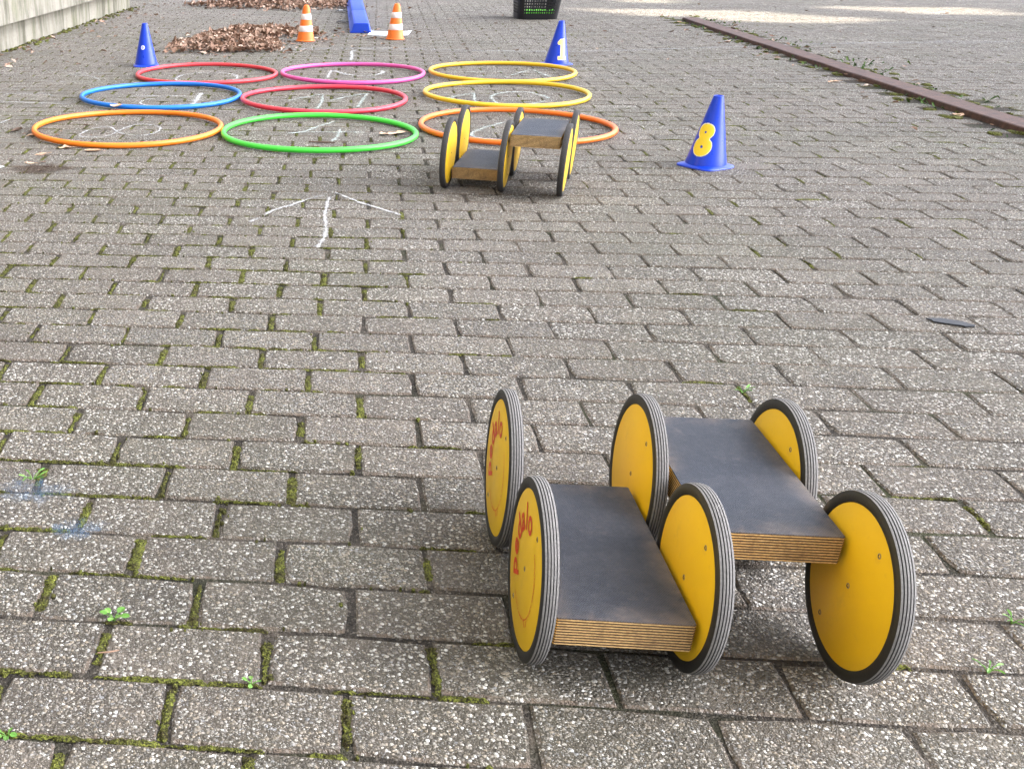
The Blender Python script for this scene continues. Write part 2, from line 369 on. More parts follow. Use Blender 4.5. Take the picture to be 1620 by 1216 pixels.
for k in range(-4, 118):
    n = N0 + PR * k; p0 = phase(k)
    for m in range(-26, 56):
        e = p0 + PL * m; x, y = en(e + PL / 2, n)
        if not in_view(x, y, 1.6): continue
        if (Vector((x, y)) - WP).dot(WN) < .02 and (Vector((x, y)) - WP).dot(WD) < 3.95: continue
        if y < RAIL_END + .1 and abs(x - rail_x(y)) < .125: continue
        bricks.append((x, y)); JOINTS.append((e, n, k))
dist = lambda b: math.hypot(b[0], b[1]) + (0 if in_view(b[0], b[1], .06) else 100)
order = sorted(range(len(bricks)), key=lambda i: dist(bricks[i]))
single = set(order[:300]); field = MB()
# a mild unevenness of the laid surface
def lay(x, y): return .0006 * math.sin(3.1 * x + 1.7 * y) * math.sin(2.3 * y - .7 * x + 1) - .0007
for i, (x, y) in enumerate(bricks):
    s = rp.randrange(len(SHAPES)); rot = Euler((rp.gauss(0, .0040), rp.gauss(0, .0026), TH + rp.choice((0, math.pi)) + rp.gauss(0, .005)))
    loc = Vector((x + rp.gauss(0, .0012), y + rp.gauss(0, .0010), min(.0006, lay(x, y) + rp.gauss(0, .0004))))
    sx = 1 - .036 * (1 - sstep(-.10 + .17 * y, .30 + .22 * y, x))
    if i in single:
        o = bpy.data.objects.new('paver', SM[s]); COL.objects.link(o); o.parent = pavement; o.location = loc; o.rotation_euler = rot; o.scale = (sx, 1, 1)
    else:
        R = rot.to_matrix(); v, f = SHAPES[s]; field.add([R @ Vector((p[0] * sx, p[1], p[2])) + loc for p in v], f); field.m[-21:] = MI
tag(field.build('paver_field', [M['paver'], M['paver_edge']], pavement), kind='stuff')

# moss in the joints, one mass
moss = MB(); rm = random.Random(5)
def mossy(x, y):
    """how mossy the joints are at a place: thick on the left, sparse in the trodden middle, again beyond and by the steel strip"""
    left = 1 - sstep(-.15 + .14 * y, .20 + .20 * y, x)
    far = .40 * sstep(3.6, 5.5, y) + .25 * sstep(2.2, 3.2, y) * sstep(.9, 1.6, x)
    rail = .9 * max(0, 1 - abs(x - rail_x(y)) / .55) if y < RAIL_END + .5 else 0
    return min(1, max(left, far, rail, .03))
def moss_strip(p, q, w, amp):
    p, q = Vector(p), Vector(q); d = q - p; ln = d.length; t = d / ln; s = Vector((-t.y, t.x)); dist0 = p.length
    st = .0035 if dist0 < 1.7 else .006 if dist0 < 3 else .014 if dist0 < 6 else .03
    na = max(2, int(ln / st)); nb = 5 if dist0 < 3 else 2
    vs = []; wv = rm.uniform(.6, 1.1)
    for i in range(na + 1):
        endf = min(1, min(i, na - i) / 2 + .25); wv = min(1.35, max(.35, wv + rm.gauss(0, .16)))
        for j in range(nb + 1):
            b = -1 + 2 * j / nb
            z = -.0058 + (.0062 + amp * rm.uniform(-1.1, .9)) * endf * (1 - .5 * b * b) * min(1, wv + .3)
            pos = p + t * (ln * i / na + rm.uniform(-.3, .3) * st) + s * (b * w * .5 * wv + rm.uniform(-.2, .2) * w)
            vs.append((pos.x, pos.y, z))
    moss.add(vs, [(i * (nb + 1) + j, (i + 1) * (nb + 1) + j, (i + 1) * (nb + 1) + j + 1, i * (nb + 1) + j + 1) for i in range(na) for j in range(nb)])
def cushion(x, y, r, h):
    nn = 9; vs = [(x, y, h)]; fs = []
    for ring, (rr, hh) in enumerate(((.4, .85), (.75, .5), (1, -.6))):
        for i in range(nn):
            a = 2 * math.pi * i / nn + ring * .3; q = r * rr * rm.uniform(.75, 1.2)
            vs.append((x + q * math.cos(a) * .8, y + q * math.sin(a) * 1.3, h * hh * rm.uniform(.6, 1.3) if hh > 0 else -.007))
    fs += [(0, 1 + i, 1 + (i + 1) % nn) for i in range(nn)]
    for ring in range(2):
        for i in range(nn): a, b = 1 + ring * nn + i, 1 + ring * nn + (i + 1) % nn; fs.append((a, a + nn, b + nn, b))
    moss.add(vs, fs)
for e, n, k in JOINTS:
    x, y = en(e, n)
    if y > 9.5 or not in_view(x, y, .5): continue
    ms = mossy(x, y)
    if rm.random() < ms * 1.05:                                   # the short joint
        cut = rm.uniform(0, .25) if rm.random() < .5 else 0
        moss_strip(en(e + .0005, n - .050 + cut * .1), en(e + .0005, n + .050 - rm.uniform(0, .2) * .1), rm.uniform(.010, .016), rm.uniform(.0012, .0032))
    if ms > .3 and y < 4:                                          # crumbs of moss that have spread onto the brick edges
        for _ in range(int(ms * rm.uniform(0, 7))):
            if rm.random() < .5: cx_, cy_ = en(e + rm.gauss(0, .007), n + rm.uniform(-.05, .05))
            else: cx_, cy_ = en(e + rm.uniform(0, PL), n - PR / 2 + rm.gauss(0, .0045))
            cushion(cx_, cy_, rm.uniform(.0018, .0060), rm.uniform(.0008, .0022))
    a = 0.0                                                        # the long joint below the brick, in broken runs
    while a < PL:
        ln = rm.uniform(.03, .11)
        if rm.random() < ms * .52: moss_strip(en(e + a, n - PR / 2), en(e + min(a + ln, PL), n - PR / 2), rm.uniform(.005, .0105), rm.uniform(.0006, .0022))
        a += ln
# cushions along both sides of the steel strip and by the wall
for i in range(130):
    y = rm.uniform(3.0, RAIL_END + .4); sd_ = rm.choice((-1, 1)); x = rail_x(y) + sd_ * (.075 + abs(rm.gauss(0, .055)))
    cushion(x, y, rm.uniform(.012, .04), rm.uniform(.003, .008))
for i in range(150):
    s = rm.uniform(-3, 3.9); p = WP + WD * s + WN * (.012 + abs(rm.gauss(0, .05)))
    cushion(p.x, p.y, rm.uniform(.01, .035), rm.uniform(.004, .014))
tag(moss.build('moss', M['moss']), 'olive green moss growing in the joints between the pavers', 'moss', kind='stuff')

# small grass and clover blades along the strip, one mass
gr = MB()
for i in range(520):
    y = rm.uniform(3.0, RAIL_END + .3); cl = math.sin(y * 5.1) + math.sin(y * 11.3 + 1) ; 
    if cl < rm.uniform(-1.2, 1.0): continue
    side = rm.choice((-1, 1, 1)); x = rail_x(y) + side * (.07 + abs(rm.gauss(0, .05 if side < 0 else .11)))
    a = rm.uniform(0, 6.28); l = rm.uniform(.010, .030); w = l * rm.uniform(.12, .35); h = l * rm.uniform(.2, .8)
    dx, dy = math.cos(a) * l, math.sin(a) * l
    gr.add([(x - dy * w / l, y + dx * w / l, 0), (x + dy * w / l, y - dx * w / l, 0), (x + dx * .6 + dy * w / l * .8, y + dy * .6 - dx * w / l * .8, h), (x + dx, y + dy, h * .9), (x + dx * .6 - dy * w / l * .8, y + dy * .6 + dx * w / l * .8, h)], [(0, 1, 2, 3, 4)])
tag(gr.build('ground_weeds', M['weed_dark']), 'low green weeds along the rusty steel strip', 'weeds', kind='stuff')

# ------------------------------------------------------------------ the building on the left, its unseen height added to block the left sky
bld = empty('concrete_building', (WP.x, WP.y, 0)); bld.rotation_euler = (0, 0, math.atan2(WD.y, WD.x))   # local x along the wall, local -y towards the yard
tag(bld, 'stained pale concrete building wall with a recessed plinth at top left', 'building')
b = MB(); b.box(-14, 3.87, .0, 5.0, -.05, .174); o = b.build('plinth', M['wall'], bld)
b = MB(); b.box(-14, 3.93, -.075, 5.0, .176, 8.0); o = b.build('wall', M['wall'], bld)

# ------------------------------------------------------------------ tree shape added unseen on the right to block the sun, gaps shaped for sun patches
PATCH = [[(3.468, 10.86), (3.889, 10.465), (4.467, 10.378), (4.971, 10.17), (5.486, 9.372), (5.43, 9.187), (5.14, 9.08), (4.62, 9.30), (4.08, 9.80), (3.44, 10.62)],
         [(5.79, 10.70), (6.32, 10.55), (7.06, 10.20), (6.98, 9.56), (6.02, 10.02), (5.77, 10.5)],
         [(4.23, 11.95), (4.75, 11.9), (4.68, 11.45), (4.2, 11.5)]]
def near_gap(x, y, mg):
    for poly in PATCH:
        ins = False
        for (x0, y0), (x1, y1) in zip(poly, poly[1:] + poly[:1]):
            if (y0 > y) != (y1 > y) and x < x0 + (x1 - x0) * (y - y0) / (y1 - y0): ins = not ins
            dx, dy = x1 - x0, y1 - y0; s = max(0, min(1, ((x - x0) * dx + (y - y0) * dy) / (dx * dx + dy * dy)))
            if math.hypot(x - x0 - s * dx, y - y0 - s * dy) < mg: return True
        if ins: return True
    return False
tree = empty('sun_blocker', (21.0, 3.6, 0)); tag(tree, 'added unseen tree shape beyond the right edge, its crown blocking the sun', 'tree')
rt_ = random.Random(31); t = MB(); up_t = SUN_DIR * (1 / SUN_DIR.z)
for i in range(15000):
    gx, gy = rt_.uniform(-4.6, 10.2), rt_.uniform(-2.0, 14.6); ln = .20 if near_gap(gx, gy, .55) else .26
    if near_gap(gx, gy, .20): continue  # crown left open along the sun rays to the wanted patches
    z = 13.5 + rt_.gauss(0, .9) + 1.4 * math.sin(gx * .9) * math.sin(gy * .7); c = Vector((gx, gy, 0)) + up_t * z - Vector((21.0, 3.6, 0))
    R = Euler((rt_.gauss(0, .5), rt_.gauss(.35, .5), rt_.uniform(0, 6.28))).to_matrix(); q_ = [R @ Vector(v) for v in ((-ln, -ln * .8, 0), (ln, -ln * .9, .03), (ln * 1.1, ln * .8, -.02), (-ln * .9, ln, .04))]
    t.add([c + v for v in q_], [(0, 1, 2, 3)])
t.build('crown', M['weed_dark'], tree)
t = MB(); t.tube([(0, 0, -.1), (.1, .05, 3), (.0, .2, 7), (.2, .3, 11), (.1, .3, 14)], [.48, .40, .34, .24, .08], 12)
for k in range(9):
    a_ = k * 2.4; z0 = 6.5 + k * .6; t.tube([(.1, .25, z0), (2.2 * math.cos(a_), 2.2 * math.sin(a_), z0 + 2.6), (5.2 * math.cos(a_), 5.4 * math.sin(a_), 12.6)], [.16, .10, .03], 7)
t.build('trunk', M['leaf_dark'], tree)

# ------------------------------------------------------------------ rusty steel strip
b = MB(); ys = [2.2 + (RAIL_END - 2.2) * i / 24 for i in range(25)]; rr = random.Random(9); pv = []
for y in ys:
    x = rail_x(y) + rr.gauss(0, .003) - .02 * math.sin((y - 2.2) / 7.2 * math.pi); w = .062
    for dx, z in ((-w, -.02), (-w, .018), (-w + .004, .022), (w - .004, .021), (w, .017), (w, -.02)): pv.append((x + dx, y, z + rr.gauss(0, .0006)))
b.add(pv, [(i * 6 + j, i * 6 + j + 1, (i + 1) * 6 + j + 1, (i + 1) * 6 + j) for i in range(24) for j in range(5)] + [tuple(range(6)), tuple(24 * 6 + j for j in range(6))[::-1]])
tag(fix_normals(b.build('steel_edging', M['rust'])), 'long rusty brown steel strip set into the pavers on the right', 'edging strip')

# ------------------------------------------------------------------ pedal rollers (six wheels, two footboards on cranks)
WR, DISC, TW, WB, WA, BT, BL, GAP = .11355, .1000, .0195, .2621, .1854, .0368, .3234, .0063
def tyre_mesh(tread):
    prof = [(.0985, -.0078), (.1010, -.0092), (.1050, -.0098), (.1086, -.0093), (.1108, -.0082)]; mats = [0, 0, 0, 0]
    nr = 5; x = -.0078; rw_, gw = .0022, .00115
    for i in range(nr):
        for h, gdeep in ((x, 0), (x + rw_, 0)):
            prof.append((WR - .0016 * (h / .0085) ** 2, h))
        mats += [1 if i else 0, 1]
        x += rw_
        if i < nr - 1:
            prof += [(WR - .0030, x + gw * .15), (WR - .0030, x + gw * .85)]; mats += [0, 0]; x += gw
    mats = mats[:len(prof) - 1]; k = len(prof)
    prof += [(.1108, .0082), (.1086, .0093), (.1050, .0098), (.1010, .0092), (.0985, .0078)]; mats += [0] * (len(prof) - 1 - len(mats))
    # mark rib tops as tread
    for i in range(len(prof) - 1):
        mats[i] = 1 if prof[i][0] > .1115 and prof[i + 1][0] > .1115 and abs(prof[i + 1][1] - prof[i][1]) > .002 else 0
    t = MB(); t.lathe(prof, 72, 'X', mats); return t.mesh('tyre', [M['rub_side'], tread], True)
def disc_mesh():
    t = MB(); t.lathe([(0, -.0084), (.0966, -.0084), (.0982, -.0074), (.0982, .0074), (.0966, .0084), (0, .0084)], 72, 'X'); return t.mesh('wheel', M['yellow'])
def bolt_mesh():
    t = MB(); t.lathe([(0, -.0083), (.0016, -.0084), (.0022, -.0091), (.0036, -.0088), (.0036, .0088), (.0022, .0091), (.0016, .0084), (0, .0083)], 14, 'X', [1, 1, 0, 0, 0, 1, 1])
    return t.mesh('bolt', [M['steel'], M['recess']], False)
def letters_mesh():
    """the word round the upper left of the disc and a ring of fine print below, on the outer face"""
    t = MB(); dg = None; xf = -.0090
    for ch, adeg in zip('pedalo', (209, 184, 158, 135, 114, 93)):
        cu = bpy.data.curves.new('letter', 'FONT'); cu.body = ch; cu.size = 1.0; cu.offset = .022; cu.resolution_u = 4; cu.align_x = 'CENTER'
        ob = bpy.data.objects.new('letter', cu); COL.objects.link(ob); dg = bpy.context.evaluated_depsgraph_get(); dg.update()
        me = ob.evaluated_get(dg).to_mesh(); a = math.radians(adeg); sc = .047
        pts = []
        for v in me.vertices:
            lx, ly = v.co.x * sc, v.co.y * sc; c = a - math.pi / 2
            p = math.cos(a) * .0485 + lx * math.cos(c) - ly * math.sin(c); q = math.sin(a) * .0485 + lx * math.sin(c) + ly * math.cos(c)
            pts.append((xf, -p, q))
        t.add(pts, [tuple(f.vertices) for f in me.polygons]); ob.evaluated_get(dg).to_mesh_clear(); bpy.data.objects.remove(ob)
    rl = random.Random(4); a = math.radians(238)
    while a < math.radians(408):
        st = rl.uniform(.02, .06); r0, r1 = .0600, .0600 + rl.uniform(.0014, .0030)
        if rl.random() < .86: t.add([(xf, -r * math.cos(q), r * math.sin(q)) for r, q in ((r0, a), (r0, a + st * .75), (r1, a + st * .75), (r1, a))], [(0, 1, 2, 3)])
        a += st
    cv, sv = math.cos(math.radians(40)), math.sin(math.radians(40))
    for k in (-1, 1): t.add([(xf, -(p * cv - q * sv), p * sv + q * cv) for p, q in ((k * .002, -.070), (k * .0045, -.070), (k * .009, -.063), (k * .0065, -.063))], [(0, 1, 2, 3)])
    return t.mesh('lettering', M['red'])
DISC_M, BOLT_M, LET_M = disc_mesh(), bolt_mesh(), letters_mesh()
TYRES = [tyre_mesh(M['rub_tread']), tyre_mesh(M['rub_far'])]
for me in [DISC_M] + TYRES:
    try: me.set_sharp_from_angle(angle=math.radians(50))
    except Exception: pass
def link(name, me, parent, loc=(0, 0, 0)):
    o = bpy.data.objects.new(name, me); COL.objects.link(o); o.parent = parent; o.location = loc; return o
def board(parent, l0, l1, u, z):
    c = Vector(((l0 + l1) / 2, u, z)); hx = (l1 - l0) / 2; ch = .0025
    def slab(h0, h1, x, y, m, name, par, loc):
        t = MB(); pr = [(-x + ch, -y), (x - ch, -y), (x, -y + ch), (x, y - ch), (x - ch, y), (-x + ch, y), (-x, y - ch), (-x, -y + ch)]
        t.add([(a, b_, h0) for a, b_ in pr] + [(a, b_, h1) for a, b_ in pr], [tuple(range(8))[::-1], tuple(range(8, 16))] + [(i, (i + 1) % 8, 8 + (i + 1) % 8, 8 + i) for i in range(8)])
        o = t.build(name, m, par); o.location = loc; return o
    bd = slab(-BT / 2, BT / 2 - .0012, hx, BL / 2, M['ply'], 'footboard', parent, c)
    slab(BT / 2 - .0012, BT / 2, hx - .0004, BL / 2 - .0004, M['film'], 'grip_surface', bd, (0, 0, 0))
    for su in (-1, 1):
        for sx in (-1, 1):
            t = MB(); t.lathe([(0, -.006), (.0075, -.006), (.0075, .0078), (0, .0078)] if sx > 0 else [(0, -.0078), (.0075, -.0078), (.0075, .006), (0, .006)], 16, 'X')
            link('crank_pin', t.mesh('crank_pin', M['steel'], False), bd, (sx * (hx + .0005), su * WB / 2 - 0.0, -.004))
    return bd
def roller(name, loc, psi, zL, zR, uL, uR, tyre, text, label):
    r = empty(name, (loc[0], loc[1], 0), psi); tag(r, label, 'pedal roller', 'wooden pedal rollers on the yard')
    for ci in range(3):
        for ri in range(2):
            w = link('wheel', DISC_M, r, ((ci - 1) * WA, (ri - .5) * WB, WR))
            link('tyre', tyre, w)
            for du, dz in ((0, 0), (-.041, .067), (.041, -.067)): link('bolt', BOLT_M, w, (0, du, dz))
            if text and ci == 0: tag(link('lettering', LET_M, w), 'red lettering round the yellow disc')
    hw = (WA - .0177) / 2 - GAP
    board(r, -WA / 2 - hw, -WA / 2 + hw, uL, zL); board(r, WA / 2 - hw, WA / 2 + hw, uR, zR)
    return r
roller('pedal_roller', (.5836, 1.1754), -.1156, .0852, .1483, -.053, .051, TYRES[0], True, 'large yellow-wheeled pedal roller with red lettering in the foreground')
roller('pedal_roller', (1.0138, 3.5991), -.3824, .0477, .1778, .040, -.041, TYRES[1], False, 'distant yellow-wheeled pedal roller in front of the right orange hoop')

# ------------------------------------------------------------------ hoops
def hoop(color, x, y, label, joints, D=.798, tr=.0112, tilt=(0, 0)):
    t = MB(); n = 96; rh = random.Random(len(label)); f1, f2, f3 = rh.uniform(0, 6), rh.uniform(0, 6), rh.uniform(0, 6)
    wv = lambda a: (D / 2 * (1 + .004 * math.sin(2 * a + f1) + .002 * math.sin(3 * a + f2)), .0022 * (1 + math.sin(2 * a + f3)))
    t.tube([(wv(2 * math.pi * i / n)[0] * math.cos(2 * math.pi * i / n), wv(2 * math.pi * i / n)[0] * math.sin(2 * math.pi * i / n), wv(2 * math.pi * i / n)[1]) for i in range(n)], tr, 12, 0, True)
    r = empty('hoop', (x, y, 0)); tag(r, label, 'hoop', 'hoops laid out three by three')
    o = t.build('ring', M['hoop_' + color], r, True); o.location = (0, 0, tr)
    for a in joints:
        a = math.radians(a); s = MB(); s.tube([(wv(a)[0] * math.cos(a + q), wv(a)[0] * math.sin(a + q), tr + wv(a)[1]) for q in (-.006, -.004, .004, .006)], [tr * .98, tr * 1.05, tr * 1.05, tr * .98], 12)
        s.build('joint_sleeve', M['hoop_' + color], r, True)
    return r
hoop('orange', -.351, 4.662, 'orange hoop at front left with a sideways chalk eight inside', (105,))
hoop('blue', -.245, 5.566, 'blue hoop, the only blue one in the hoop grid', (-112,))
hoop('red', -.013, 6.353, 'red hoop at back left beside the plain blue cone', (-60,))
hoop('pink', .819, 6.317, 'pink hoop in the middle of the back row', (40,))
hoop('crimson', .564, 5.395, 'red hoop in the middle of the grid around chalk strokes', (200,))
hoop('green', .456, 4.503, 'bright green hoop in the middle of the front row', (62, -118))
hoop('yellow', 1.67, 6.302, 'yellow hoop at back right in front of the blue cone marked 1', (118,))
hoop('yellow2', 1.49, 5.496, 'larger-looking yellow hoop behind the right orange hoop', (20,))
hoop('deep', 1.304, 4.596, 'orange hoop at front right behind the distant pedal roller', (150,))

# ------------------------------------------------------------------ blue cones
CONE = [(.0705, .0), (.0690, .010), (.0640, .030), (.0180, .232), (.0168, .238), (.0140, .2395)]
def cone_r(z):
    for (r0, z0), (r1, z1) in zip(CONE, CONE[1:]):
        if z0 <= z <= z1: return r0 + (r1 - r0) * (z - z0) / (z1 - z0)
    return .014
def blue_cone(x, y, rot, label):
    r = empty('blue_cone', (x, y, 0)); tag(r, label, 'cone', 'blue plastic marker cones')
    t = MB(); t.lathe([(a, z + .004) for a, z in CONE] + [(.0130, .2425), (.0122, .20)], 56); o = t.build('cone_body', M['blue'], r, True); smooth_by_angle(o, 45)
    t = MB(); n = 64; prof = []; s = .078                       # square foot with rounded corners, turned corner-on
    for i in range(n):
        a = 2 * math.pi * i / n; e = 5.0; rad = s / ((abs(math.cos(a)) ** e + abs(math.sin(a)) ** e) ** (1 / e)); prof.append((rad, a))
    vs = []
    for sc, z in ((1.0, .0), (1.0, .004), (.96, .0062)): vs += [(rd * sc * math.cos(a + rot), rd * sc * math.sin(a + rot), z) for rd, a in prof]
    vs += [(.067 * math.cos(a + rot), .067 * math.sin(a + rot), .0115) for _, a in prof]
    t.add(vs, [(k * n + i, k * n + (i + 1) % n, (k + 1) * n + (i + 1) % n, (k + 1) * n + i) for k in range(3) for i in range(n)])
    t.build('foot', M['blue'], r, True)
    return r
def on_cone(az, u, z, off):
    rr = cone_r(z) + off; a = az + u / max(.02, cone_r(z)); return (rr * math.cos(a), rr * math.sin(a), z + .004)
def decal(r, name, az, zc, w, h, inside, mat, off, res=64):
    t = MB(); idx = {}
    def vid(i, j):
        if (i, j) not in idx:
            idx[(i, j)] = len(t.v); t.v.append(on_cone(az, (i / res - .5) * w, zc + (j / res - .5) * h, off))
        return idx[(i, j)]
    for i in range(res):
        for j in range(res):
            if inside((i + .5) / res - .5, (j + .5) / res - .5): t.f.append((vid(i, j), vid(i + 1, j), vid(i + 1, j + 1), vid(i, j + 1))); t.m.append(0)
    return t.build(name, mat, r, True)
def eight(u, v, g=0.0):
    u *= .62                                               # box is .62 : 1
    top = (u / (.235 + g)) ** 2 + ((v - .235) / (.225 + g)) ** 2 < 1; bot = (u / (.275 + g)) ** 2 + ((v + .205) / (.265 + g)) ** 2 < 1
    waist = abs(u) < .155 + g and abs(v - .03) < .10
    hole = (u / .030) ** 2 + ((v - .22) / .038) ** 2 < 1 or (u / .036) ** 2 + ((v + .20) / .045) ** 2 < 1
    return (top or bot or waist) and not hole
def one(u, v, g=0.0):
    u *= .55
    stem = abs(u - .02) < .085 + g and -.45 - g < v < .47 + g
    foot = abs(u) < .19 + g and -.48 - g < v < -.34 + g and abs(u) + abs(v + .41) * .6 < .225 + g
    flag = -.20 - g < u < .05 and .22 - g < v < .47 + g and (v - .47) < (u + .08) * 1.1 + g and (v - .20) > (-.12 - u) * .9 - g - .02
    return stem or foot or flag
az = lambda x, y: math.atan2(-y, -x)
c8 = blue_cone(1.785, 3.827, math.radians(28), 'blue cone with a yellow number 8 standing alone on the right')
d = math.radians(-25)
decal(c8, 'digit_rim', az(1.785, 3.827) + d, .094, .072, .116, lambda u, v: eight(u, v, .02) , M['digit_rim'], .0006)
decal(c8, 'digit', az(1.785, 3.827) + d, .094, .072, .116, lambda u, v: eight(u, v, -.004), M['digit'], .0012)
c1 = blue_cone(2.103, 6.706, math.radians(20), 'blue cone with a pale yellow number 1 behind the yellow hoops')
d = math.radians(26)
decal(c1, 'digit_rim', az(2.103, 6.706) + d, .085, .066, .118, lambda u, v: one(u, v, .022), M['digit_rim'], .0006)
decal(c1, 'digit', az(2.103, 6.706) + d, .085, .066, .118, lambda u, v: one(u, v, -.005), M['dig_pale'], .0012)
cb = blue_cone(-.387, 6.851, math.radians(5), 'blue cone with a tiny round white emblem, at left behind the red hoop')
decal(cb, 'emblem', az(-.387, 6.851) - math.radians(20), .105, .024, .024, lambda u, v: .30 < math.hypot(u, v) < .5 or (abs(u) - .02 - .35 * (v + .2)) ** 2 < .003 and -.2 < v < .2, M['paper'], .0006, 30)

# ------------------------------------------------------------------ orange cones with white bands
def orange_cone(x, y, label):
    r = empty('traffic_cone', (x, y, 0)); tag(r, label, 'traffic cone', 'small orange traffic cones')
    H, R0, R1 = .243, .064, .021
    rad = lambda z: R0 + (R1 - R0) * z / H
    t = MB(); zs = [0, .002, .02, .06, .10, .14, .18, .215, .232, .239, .243]
    t.lathe([(rad(z) * (1 if z < .23 else .93 if z < .236 else .8 if z < .241 else .55), z) for z in zs] + [(.009, .2425), (.008, .21)], 48); smooth_by_angle(t.build('cone_body', M['orange'], r, True), 50)
    for z0, z1 in ((.066, .105), (.146, .184)):
        t = MB(); t.lathe([(rad(z0) + .0002, z0), (rad(z0) + .0012, z0 + .001), (rad(z1) + .0012, z1 - .001), (rad(z1) + .0002, z1)], 48); t.build('white_band', M['white'], r, True)
    t = MB(); t.lathe([(.0645, .0), (.069, .0015), (.069, .005), (.0645, .011)], 48); t.build('rim', M['orange'], r, True)
    return r
orange_cone(.707, 8.16, 'orange and white striped cone beside the pile of dry leaves')
orange_cone(1.368, 8.215, 'orange and white striped cone standing on a white sheet of paper')

# ------------------------------------------------------------------ blue balance beam
bdir = Vector((.272, 2.47)); ang = math.atan2(bdir.y, bdir.x) - math.pi / 2
beam = empty('balance_beam', (1.178, 8.685, 0), ang); tag(beam, 'long blue plastic balance beam running away past the right orange cone', 'balance beam')
def beam_seg(y0, y1, name):
    t = MB(); cs = [(-.083, 0), (-.083, .008), (-.072, .016), (-.060, .064), (-.054, .070), (-.04, .0715), (.04, .0715), (.054, .070), (.060, .064), (.072, .016), (.083, .008), (.083, 0)]; n = len(cs)
    st = [(y0, .94), (y0 + .008, 1.0), (y1 - .008, 1.0), (y1, .94)]; vs = []
    for yy, s in st: vs += [(x * s, yy, z if z < .01 else z * (s * .5 + .5)) for x, z in cs]
    t.add(vs, [(k * n + i, k * n + i + 1, (k + 1) * n + i + 1, (k + 1) * n + i) for k in range(3) for i in range(n - 1)] + [tuple(range(n)), tuple(3 * n + i for i in range(n))[::-1]])
    o = fix_normals(t.build(name, M['beam'], beam)); smooth_by_angle(o, 40)
for k in range(3): beam_seg(k * 1.235, (k + 1) * 1.235 - .003, 'beam_segment')
for yy, ln in ((.86, .11), (1.96, .12)):
    t = MB(); pts = []
    for i in range(9):
        f = i / 8; w = .020 + .028 * math.sin(math.pi * min(1, f * 1.15)) if f > .3 else .018
        xx = -.079 - ln * f; z = .004 + .010 * math.sin(math.pi * f); pts += [(xx, yy - w, z), (xx, yy + w, z)]
    nn = len(pts); t.add(pts + [(a, b_, c + .004) for a, b_, c in pts], [(2 * i, 2 * i + 2, 2 * i + 3, 2 * i + 1) for i in range(8)] + [(nn + 2 * i, nn + 2 * i + 1, nn + 2 * i + 3, nn + 2 * i + 2) for i in range(8)] + [(2 * i, nn + 2 * i, nn + 2 * i + 2, 2 * i + 2) for i in range(8)] + [(2 * i + 1, 2 * i + 3, nn + 2 * i + 3, nn + 2 * i + 1) for i in range(8)] + [(16, 17, nn + 17, nn + 16)])
    st_ = fix_normals(t.build('strap', M['strap'], beam))
    if yy > 1.5:
        t = MB(); t.box(-.079 - ln * .72, -.079 - ln * .38, yy - .03, yy + .004, .0175, .0188); t.build('strap_label', M['paper'], st_)

# ------------------------------------------------------------------ sheets of paper
def sheet(name, quad, label, bow=.004):
    n = 8; t = MB(); c = Vector((sum(p[0] for p in quad) / 4, sum(p[1] for p in quad) / 4)); vs = []
    for j in range(n + 1):
        for i in range(n + 1):
            u, v = i / n, j / n; p = (Vector(quad[0]) * (1 - u) + Vector(quad[3]) * u) * (1 - v) + (Vector(quad[1]) * (1 - u) + Vector(quad[2]) * u) * v - c
            vs.append((p.x, p.y, .0022 + bow * (abs(2 * u - 1) ** 3) * (.4 + .6 * v) * (1 if u > .5 else .3)))
    t.add(vs, [(j * (n + 1) + i, j * (n + 1) + i + 1, (j + 1) * (n + 1) + i + 1, (j + 1) * (n + 1) + i) for j in range(n) for i in range(n)])
    t.add([(x, y, z - .0006) for x, y, z in vs], [(j * (n + 1) + i, (j + 1) * (n + 1) + i, (j + 1) * (n + 1) + i + 1, j * (n + 1) + i + 1) for j in range(n) for i in range(n)])
    o = t.build(name, M['paper'], None, True); o.location = (c.x, c.y, 0); tag(o, label, 'paper'); return o
sheet('paper_sheet', [(1.206, 8.503), (1.27, 8.783), (1.575, 8.70), (1.50, 8.42)], 'white sheet of paper lying partly under the right striped cone', .012)
sheet('paper_scrap', [(-.90, 3.99), (-.84, 4.02), (-.757, 3.935), (-.80, 3.88)], 'white paper corner at the left edge near the brown stain', .002)

